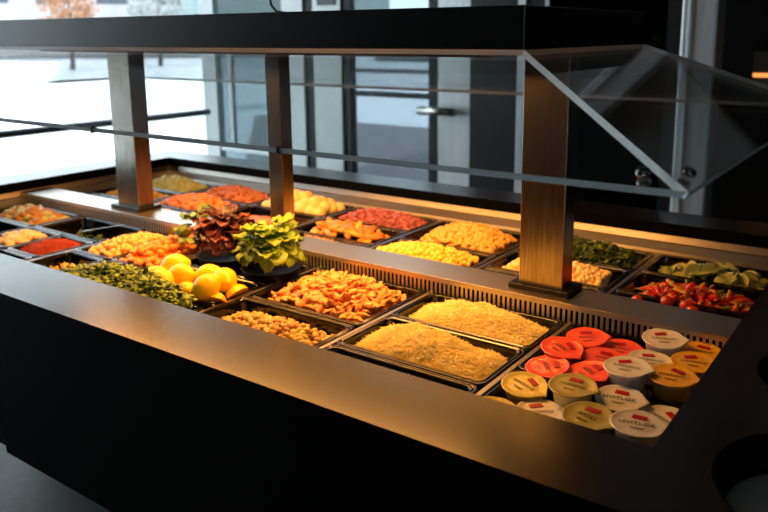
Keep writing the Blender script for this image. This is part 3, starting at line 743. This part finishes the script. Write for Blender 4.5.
# ---------------- far well
pan_b0z = food_pan(*colx(0),*B3[2],'black food pan of courgette slices at the far right')
pan_b0p = food_pan(*colx(0),*B3[1],'black food pan of mixed pepper strips')
pan_b0t = food_pan(*colx(0),*B3[0],'black food pan of cherry tomatoes beside the divider')
pan_b1h = food_pan(*colx(1),*B3[2],'black food pan of dark green herbs')
pan_b1c = food_pan(*colx(1),*B3[1],'black food pan of chickpeas behind the right post')
pan_b1x = food_pan(*colx(1),*B3[0],'black food pan just behind the divider at the right post')
pan_b2n = food_pan(*colx(2),*B2[1],'large black food pan of golden nuggets by the back edge')
pan_b2y = food_pan(*colx(2),*B2[0],'large black food pan of bright yellow bits behind the divider')
pan_b3p = food_pan(*colx(3),*B3[2],'black food pan of pink pickled onion')
pan_b3w = food_pan(*colx(3),*B3[1],'black food pan of roasted wedges')
pan_b3c = food_pan(*colx(3),*B3[0],'black food pan of orange crumbs just behind the divider')
pan_b4e = food_pan(*colx(4),*B3[2],'black food pan of round pale potatoes')
pan_b4x = food_pan(*colx(4),*B3[1],'black food pan in front of the pale potatoes')
pan_b4y = food_pan(*colx(4),*B3[0],'black food pan behind the lettuce heads')
pan_b5r = food_pan(*colx(5),*B3[2],'black food pan of red diced vegetables')
pan_b5o = food_pan(*colx(5),*B3[1],'black food pan of orange diced vegetables')
pan_b5s = food_pan(*colx(5),*B3[0],'black food pan behind the steel divider, in front of the orange dice')
pan_b6p = food_pan(*colx(6),*B3[2],'black food pan of green pasta at the back left corner')
pan_b6q = food_pan(*colx(6),*B3[1],'black food pan of yellow pasta behind the left post')
pan_b6s = food_pan(*colx(6),*B3[0],'black food pan at the left end of the far well')
# courgette slices
def half_slice(seed):
    bm = bmesh.new(); n = 14
    out = [(.021*math.cos(PI*i/n)*1.25, .021*math.sin(PI*i/n)) for i in range(n+1)]
    loft(bm, [[(x,y,-.0025) for x,y in out],[(x,y,.0025) for x,y in out]], True, True)
    bm.normal_update()
    for f in bm.faces:
        if abs(f.normal.z) < .3 and f.calc_center_median().y > .002: f.material_index = 1
    bmesh.ops.recalc_face_normals(bm, faces=bm.faces)
    me = bpy.data.meshes.new('slice'); bm.to_mesh(me); bm.free(); me.materials.append(M['zuc']); me.materials.append(M['zuc_skin']); return me
hs = half_slice(1); hs.name = 'courgette_slice'
rnd = random.Random(40)
for k in range(70):
    u,v = rnd.uniform(-.85,.85), rnd.uniform(-.7,.7); x,y,z = mound_h(pan_b0z,-.066,-.030,u,v,3)
    o = bpy.data.objects.new('courgette_slice', hs); COL.objects.link(o); o.location = (x,y,z); o.rotation_euler = (rnd.gauss(.3,.5),rnd.gauss(0,.4),rnd.uniform(0,2*PI))
    tag(o, 'green rimmed courgette slice in the pan at the far right', 'courgette slice', 'courgette slices')
# peppers
def pepper_strip(seed):
    rnd = random.Random(seed); bm = bmesh.new(); rings = []; n = 8; R = rnd.uniform(.022,.034)
    for i in range(n+1):
        t = -1+2*i/n; a = t*.75; w = .0065*(1-.6*abs(t)**2.5)+.001
        c = Vector((R*math.sin(a),0,R*(math.cos(a)-1))); nz = Vector((math.sin(a),0,math.cos(a)))
        rings.append([c+Vector((0,w,0))-nz*.0004, c+Vector((0,w*.5,0))+nz*.0018, c-Vector((0,w*.5,0))+nz*.0018, c-Vector((0,w,0))-nz*.0004, c-nz*.0016])
    loft(bm, rings, True, True); bmesh.ops.recalc_face_normals(bm, faces=bm.faces)
    me = bpy.data.meshes.new('strip'); bm.to_mesh(me); bm.free()
    for p in me.polygons: p.use_smooth = True
    return me
scatter('pepper_strip', pan_b0p, -.066,-.028, [pepper_strip(s) for s in range(4)], [M['pep_r'],M['pep_r'],M['pep_r'],M['pep_y'],M['veg_or'],M['pep_g']], 210, {'red_pepper':'glossy red pepper strip in the mixed pepper pan','yellow_pepper':'glossy yellow pepper strip in the mixed pepper pan','orange_root':'orange pepper strip in the mixed pepper pan','green_pepper':'green pepper strip in the mixed pepper pan'}, 'pepper strip', 'mixed pepper strips', 41, size=(.75,1.1), tilt=.6, ext=.85)
TM = lump(.0145,1,1,.95,80,.02,1,sub=3); TM.materials.append(M['tomato']); TM.name='cherry_tomato'
for x,y,z,lb in ((-.235,.664,-.044,'leftmost cherry tomato, half hidden by the divider edge'),(-.172,.668,-.034,'largest cherry tomato, second from the left'),(-.132,.667,-.036,'cherry tomato third from the left, behind its neighbour'),(-.112,.640,-.036,'rightmost cherry tomato by the divider edge'),
        (-.20,.63,-.055,'cherry tomato low behind the divider, second row'),(-.155,.62,-.058,'cherry tomato low behind the divider, under the largest'),(-.07,.61,-.058,'cherry tomato low behind the divider, at the right')):
    o = bpy.data.objects.new('cherry_tomato', TM); COL.objects.link(o); o.location = (x,y,z); tag(o, lb, 'tomato', 'cherry tomatoes')
# herbs
def hf(rnd):
    u,v = rnd.uniform(-.95,.95), rnd.uniform(-.85,.85); x,y,z = mound_h(pan_b1h,-.060,-.014,u,v,4,3)
    return Vector((x,y,z+rnd.uniform(-.012,.004))), Vector((0,0,1))
M['herb'] = mat('dark_herb', (76,98,40), .5, c2=(118,136,58), scale=50)
M['herb_d'] = mat('darker_herb', (36,56,28), .5, c2=(60,80,38), scale=50)
leaflets('green_herbs', hf, None, 1500, 'heap of dark green herbs by the back edge right of the post', 'herbs', 42, size=.011, mats=[M['herb'],M['herb_d']])
cp = [lump(.0095,1,1,.95,s+90,.08,1.3) for s in range(3)]
bed('chickpeas', pan_b1c, -.052,-.022, M['chickpea'], 'lower layer of the chickpeas', 'chickpeas', 43, drop=.004)
scatter('chickpea', pan_b1c, -.052,-.022, cp, M['chickpea'], 170, 'pale chickpea in the heap behind the right post', 'chickpea', 'chickpeas', 43, ext=.85, size=(.8,1.0))
bed('golden_nuggets', pan_b2n, -.062,-.008, M['nug_y'], 'lower layer of the golden nuggets by the back edge', 'nuggets', 44, drop=.004, ext=.78)
scatter('golden_nugget', pan_b2n, -.062,-.008, bit, M['nug_y'], 280, 'golden nugget in the large pan by the back edge', 'nugget', 'golden nuggets by the back edge', 44, ext=.80, size=(.9,1.2))
bed('yellow_bits', pan_b2y, -.05,-.010, M['corn'], 'lower layer of the bright yellow bits', 'food bits', 45, drop=.004, pw=3)
scatter('yellow_bit', pan_b2y, -.05,-.010, cube, M['corn'], 290, 'bright yellow bit in the large pan behind the divider', 'food bit', 'bright yellow bits', 45, ext=.9, size=(.95,1.3), pw=3)
bed('pickled_onion', pan_b3p, -.05,-.016, M['pickle'], 'lower mass of the pink pickled onion', 'pickled onion', 46, pw=3, drop=.002)
shreds('pickled_onion_strands', pan_b3p, -.05,-.016, M['pickle'], 900, 'pink pickled onion strands on top of their heap', 'pickled onion', 46, ln=.03, w=.0022, pw=3, rough=.006)
def wedge_mesh(seed):
    rnd = random.Random(seed); bm = bmesh.new(); rings = []; n = 8
    for i in range(n+1):
        t = -1+2*i/n; w = .015*math.sqrt(max(.03,1-abs(t)**2.4)); x = t*.036; zb = .006*t*t
        rings.append([(x,-w,zb),(x,-w*.6,zb+w*.75),(x,w*.2,zb+w*1.05),(x,w,zb+w*.5),(x,w*.7,zb-w*.1)])
    loft(bm, rings, True, True); bmesh.ops.recalc_face_normals(bm, faces=bm.faces)
    me = bpy.data.meshes.new('wedge'); bm.to_mesh(me); bm.free()
    for p in me.polygons: p.use_smooth = True
    return me
wm = [wedge_mesh(s) for s in range(2)]
scatter('roasted_wedge', pan_b3w, -.066,-.026, wm, [M['wedge'],M['wedge'],M['wedge_d']], 48, {'roast_wedge':'golden roasted wedge in the pan in front of the pink onion','roast_wedge_dark':'darker browned wedge in the pan in front of the pink onion'}, 'wedge', 'roasted wedges', 47, ext=.75, tilt=.35, size=(.7,1.05))
scatter('orange_crumb', pan_b3c, -.052,-.026, bit, M['wedge'], 160, 'orange crumb in the pan just behind the divider', 'food bit', 'orange crumbs behind the divider', 48, ext=.95)
pt = [lump(.026,1,.95,.92,s+100,.05,1.1,sub=3) for s in range(3)]
scatter('pale_potato', pan_b4e, -.052,-.006, pt, M['egg'], 34, 'round pale potato in the heap right of the middle post', 'potato', 'round pale potatoes', 49, ext=.86, size=(.85,1.05), tilt=.3)
bed('orange_mash', pan_b4x, -.06,-.045, M['wedge_d'], 'orange food low in the pan in front of the pale potatoes', 'food', 50)
bed('diced_red', pan_b5r, -.05,-.012, M['veg_red'], 'lower layer of the red diced vegetables', 'vegetables', 51, drop=.004)
scatter('diced_red_vegetable', pan_b5r, -.05,-.012, bit, M['veg_red'], 230, 'red vegetable dice in the pan left of the middle post', 'vegetable dice', 'red vegetable dice', 51, ext=.95, size=(.9,1.3))
bed('diced_orange', pan_b5o, -.046,-.012, M['veg_or'], 'lower layer of the orange diced vegetables', 'vegetables', 52, drop=.004)
scatter('diced_orange_vegetable', pan_b5o, -.046,-.012, nug, M['veg_or'], 120, 'orange vegetable dice in the pan in front of the red dice', 'vegetable dice', 'orange vegetable dice', 52, ext=.95, size=(.9,1.3))
scatter('diced_orange_vegetable', pan_b5s, -.055,-.03, nug, M['veg_or'], 60, 'orange vegetable dice in the pan against the divider', 'vegetable dice', 'orange dice against the divider', 53, ext=.9)
bed('pasta', pan_b6p, -.05,-.01, M['pasta'], 'lower layer of the green pasta', 'pasta', 54, drop=.004)
scatter('pasta_piece', pan_b6p, -.05,-.01, bit, M['pasta'], 200, 'pale green pasta piece in the back left pan', 'pasta', 'green pasta pieces', 54, ext=.95, size=(.9,1.3))
M['pasta_y'] = mat('yellow_pasta', (190,160,76), .5, c2=(226,200,120), scale=50)
scatter('pasta_piece', pan_b6q, -.055,-.03, bit, M['pasta_y'], 150, 'yellow pasta piece in the pan behind the left post', 'pasta', 'yellow pasta pieces', 55, ext=.95, size=(.9,1.3))

# ================================================================== LIDDED CUPS
M['cup_red'] = mat('red_filled_cup', (214,60,48), .3, c2=(226,80,62), scale=20, sss=.2)
M['cup_white'] = mat('white_filled_cup', (222,208,190), .3, c2=(212,196,176), scale=20, sss=.2)
M['cup_amber'] = mat('amber_filled_cup', (214,176,110), .3, c2=(222,190,130), scale=20, sss=.2)
M['cup_cream'] = mat('cream_filled_cup', (214,202,140), .3, c2=(222,210,160), scale=20, sss=.2)
M['lid_red'] = mat('red_lid', (244,84,66), .22, c2=(250,104,84), scale=30, bump=.25, bscale=90, coat=.3)
M['lid_white'] = mat('silver_white_lid', (240,238,226), .22, c2=(222,220,206), scale=30, bump=.25, bscale=90, coat=.3)
M['lid_amber'] = mat('orange_yellow_lid', (240,176,34), .22, c2=(248,196,56), scale=90, bump=.5, bscale=160, coat=.3)
M['lid_green'] = mat('olive_green_lid', (172,164,88), .22, c2=(188,180,110), scale=30, bump=.25, bscale=90, coat=.3)
M['lid_yellow'] = mat('pale_yellow_lid', (226,206,92), .22, c2=(232,214,120), scale=30, bump=.25, bscale=90, coat=.3)
M['lab_red'] = mat('red_label', (176,20,28), .4)
M['print'] = mat('dark_print', (52,50,44), .6)
M['clear_rim'] = mat('lid_rim', (214,208,186), .2, coat=.4)
def text_mesh(s, size):
    cu = bpy.data.curves.new('lettering','FONT'); cu.body = s; cu.size = size; cu.align_x = 'CENTER'; cu.align_y = 'CENTER'; cu.extrude = .0001
    ob = bpy.data.objects.new('lettering', cu); COL.objects.link(ob)
    dg = bpy.context.evaluated_depsgraph_get(); me = bpy.data.meshes.new_from_object(ob.evaluated_get(dg)); 
    bpy.data.objects.remove(ob); me.name = 'lettering'; me.materials.clear(); me.materials.append(M['print']); return me
TXT = {k: text_mesh(k, .0125) for k in ('HVITLØK','AIOLI','DRESSING')}
def cup(kind, x, y, z, rz, tx, ty, label, txt, R=.0378, h=.034):
    mlid, mcup = {'r':('lid_red','cup_red'),'w':('lid_white','cup_white'),'y':('lid_amber','cup_amber'),'g':('lid_green','cup_cream'),'l':('lid_yellow','cup_amber')}[kind]
    t = empty('dressing_cup', (x,y,z)); t.rotation_euler = (tx,ty,rz)
    n = 40; C_ = lambda r,zz: [(r*math.cos(2*PI*i/n), r*math.sin(2*PI*i/n), zz) for i in range(n)]
    bm = bmesh.new(); loft(bm, [C_(.001,-h),C_(R*.70,-h),C_(R*.74,-h+.002),C_(R*.84,-.008),C_(R*.89,-.006),C_(R*.90,-.0012)], False, True)
    link('cup_body', bm, M[mcup], t, True)
    bm = bmesh.new(); 
    def lidring(r, zz):
        pts = []
        for i in range(n):
            a = 2*PI*i/n; da = math.atan2(math.sin(a),math.cos(a)); k = 1+.22*max(0,1-abs(da)/.42)**1.5*(r/R)**6
            pts.append((r*k*math.cos(a), r*k*math.sin(a), zz+.0012*noise.noise(Vector((math.cos(a)*2,math.sin(a)*2,x*50)))*(r/R)))
        return pts
    loft(bm, [lidring(R,-.0012),lidring(R,.0003),lidring(R*.95,.0008),lidring(R*.90,-.0004),lidring(R*.6,-.0002),lidring(.001,.0004)], True, True)
    link('lid', bm, M[mlid], t, True)
    bm = bmesh.new(); a = math.radians(90)
    box(bm, -.0105,.0105, .0105,.0205, .0006,.0013); lb = link('label_patch', bm, M['lab_red'], t); lb['label'] = 'red rectangle label on the lid'
    lb.rotation_euler = (0,0,random.Random(int(x*1e4)).uniform(-.45,.45))
    o = bpy.data.objects.new('lettering', TXT[txt]); COL.objects.link(o); o.parent = t; o.location = (0,-.002,.0011)
    if txt == 'DRESSING': o.scale = (.75,.75,1)
    bm = bmesh.new()
    for q in range(2): box(bm, -.010+.002*q,.010-.003*q, -.0140-.0032*q,-.0133-.0032*q, .0007,.0011)
    link('fine_print', bm, M['print'], t)
    tag(t, label, 'dressing cup', 'lidded dressing cups'); return t
A0 = math.radians(12)
cups = [
 ('r',-.225,.340,-.014,.5,.10,-.05,'red lidded cup farthest back, beside the vent strip','AIOLI'),
 ('r',-.240,.262,-.010,-.4,.05,.12,'red lidded cup leftmost but one, overlapping the leftmost red','AIOLI'),
 ('r',-.238,.196,-.020,-.9,.12,.05,'leftmost red lidded cup, pointed tab toward the cheese','AIOLI'),
 ('r',-.164,.352,-.026,.2,.08,0,'red lidded cup between the farthest back red and a white one','AIOLI'),
 ('r',-.172,.286,-.022,.1,.08,.06,'red lidded cup in the middle of the red group','AIOLI'),
 ('r',-.170,.214,-.018,-.6,.16,-.05,'red lidded cup nearest the cream cups, tilted','AIOLI'),
 ('w',-.100,.392,-.006,.4,.10,.0,'white lidded cup farthest back, against the vent strip','DRESSING'),
 ('w',-.100,.318,-.020,.3,.05,.05,'white lidded cup in the middle, behind the raised one','DRESSING'),
 ('w',-.110,.222,.002,.1,.06,-.03,'raised white lidded cup in the middle of the pan','DRESSING'),
 ('w',-.096,.150,-.020,.2,.10,.0,'white lidded cup in front of the raised one','HVITLØK'),
 ('w',-.040,.062,-.006,.28,.04,.02,'largest looking white lidded cup reading HVITLØK, at the front corner','HVITLØK'),
 ('w',-.026,.138,-.028,-.5,.10,.0,'white lidded cup partly hidden behind the front corner cup','DRESSING'),
 ('y',-.040,.415,-.024,.1,.08,.0,'orange yellow lidded cup farthest back','DRESSING'),
 ('y',-.033,.338,-.014,.2,.08,.0,'orange yellow lidded cup in the middle of its three','DRESSING'),
 ('y',-.042,.240,-.003,.1,.08,.0,'orange yellow lidded cup nearest the viewer, of its three','DRESSING'),
 ('l',-.243,.118,-.024,-.25,.08,.10,'pale yellow lidded cup leftmost in the front pan','DRESSING'),
 ('g',-.165,.128,-.008,.0,.08,.0,'olive lidded cup standing over the cream cups, beside the reds','DRESSING'),
 ('g',-.112,.058,-.014,-.2,.10,.03,'olive lidded cup by the counter edge, left of the HVITLØK cup','AIOLI'),
 ('l',-.255,.040,-.038,.3,.05,.10,'pale yellow lidded cup half hidden by the counter edge at left','DRESSING'),
 ('w',-.193,.070,-.036,.6,.05,.0,'cream white lidded cup wedged under the olive one','DRESSING'),
 ('l',-.180,-.005,-.036,.0,.05,.0,'pale yellow lidded cup mostly hidden by the counter edge','DRESSING'),
]
for c in cups: cup(*c)
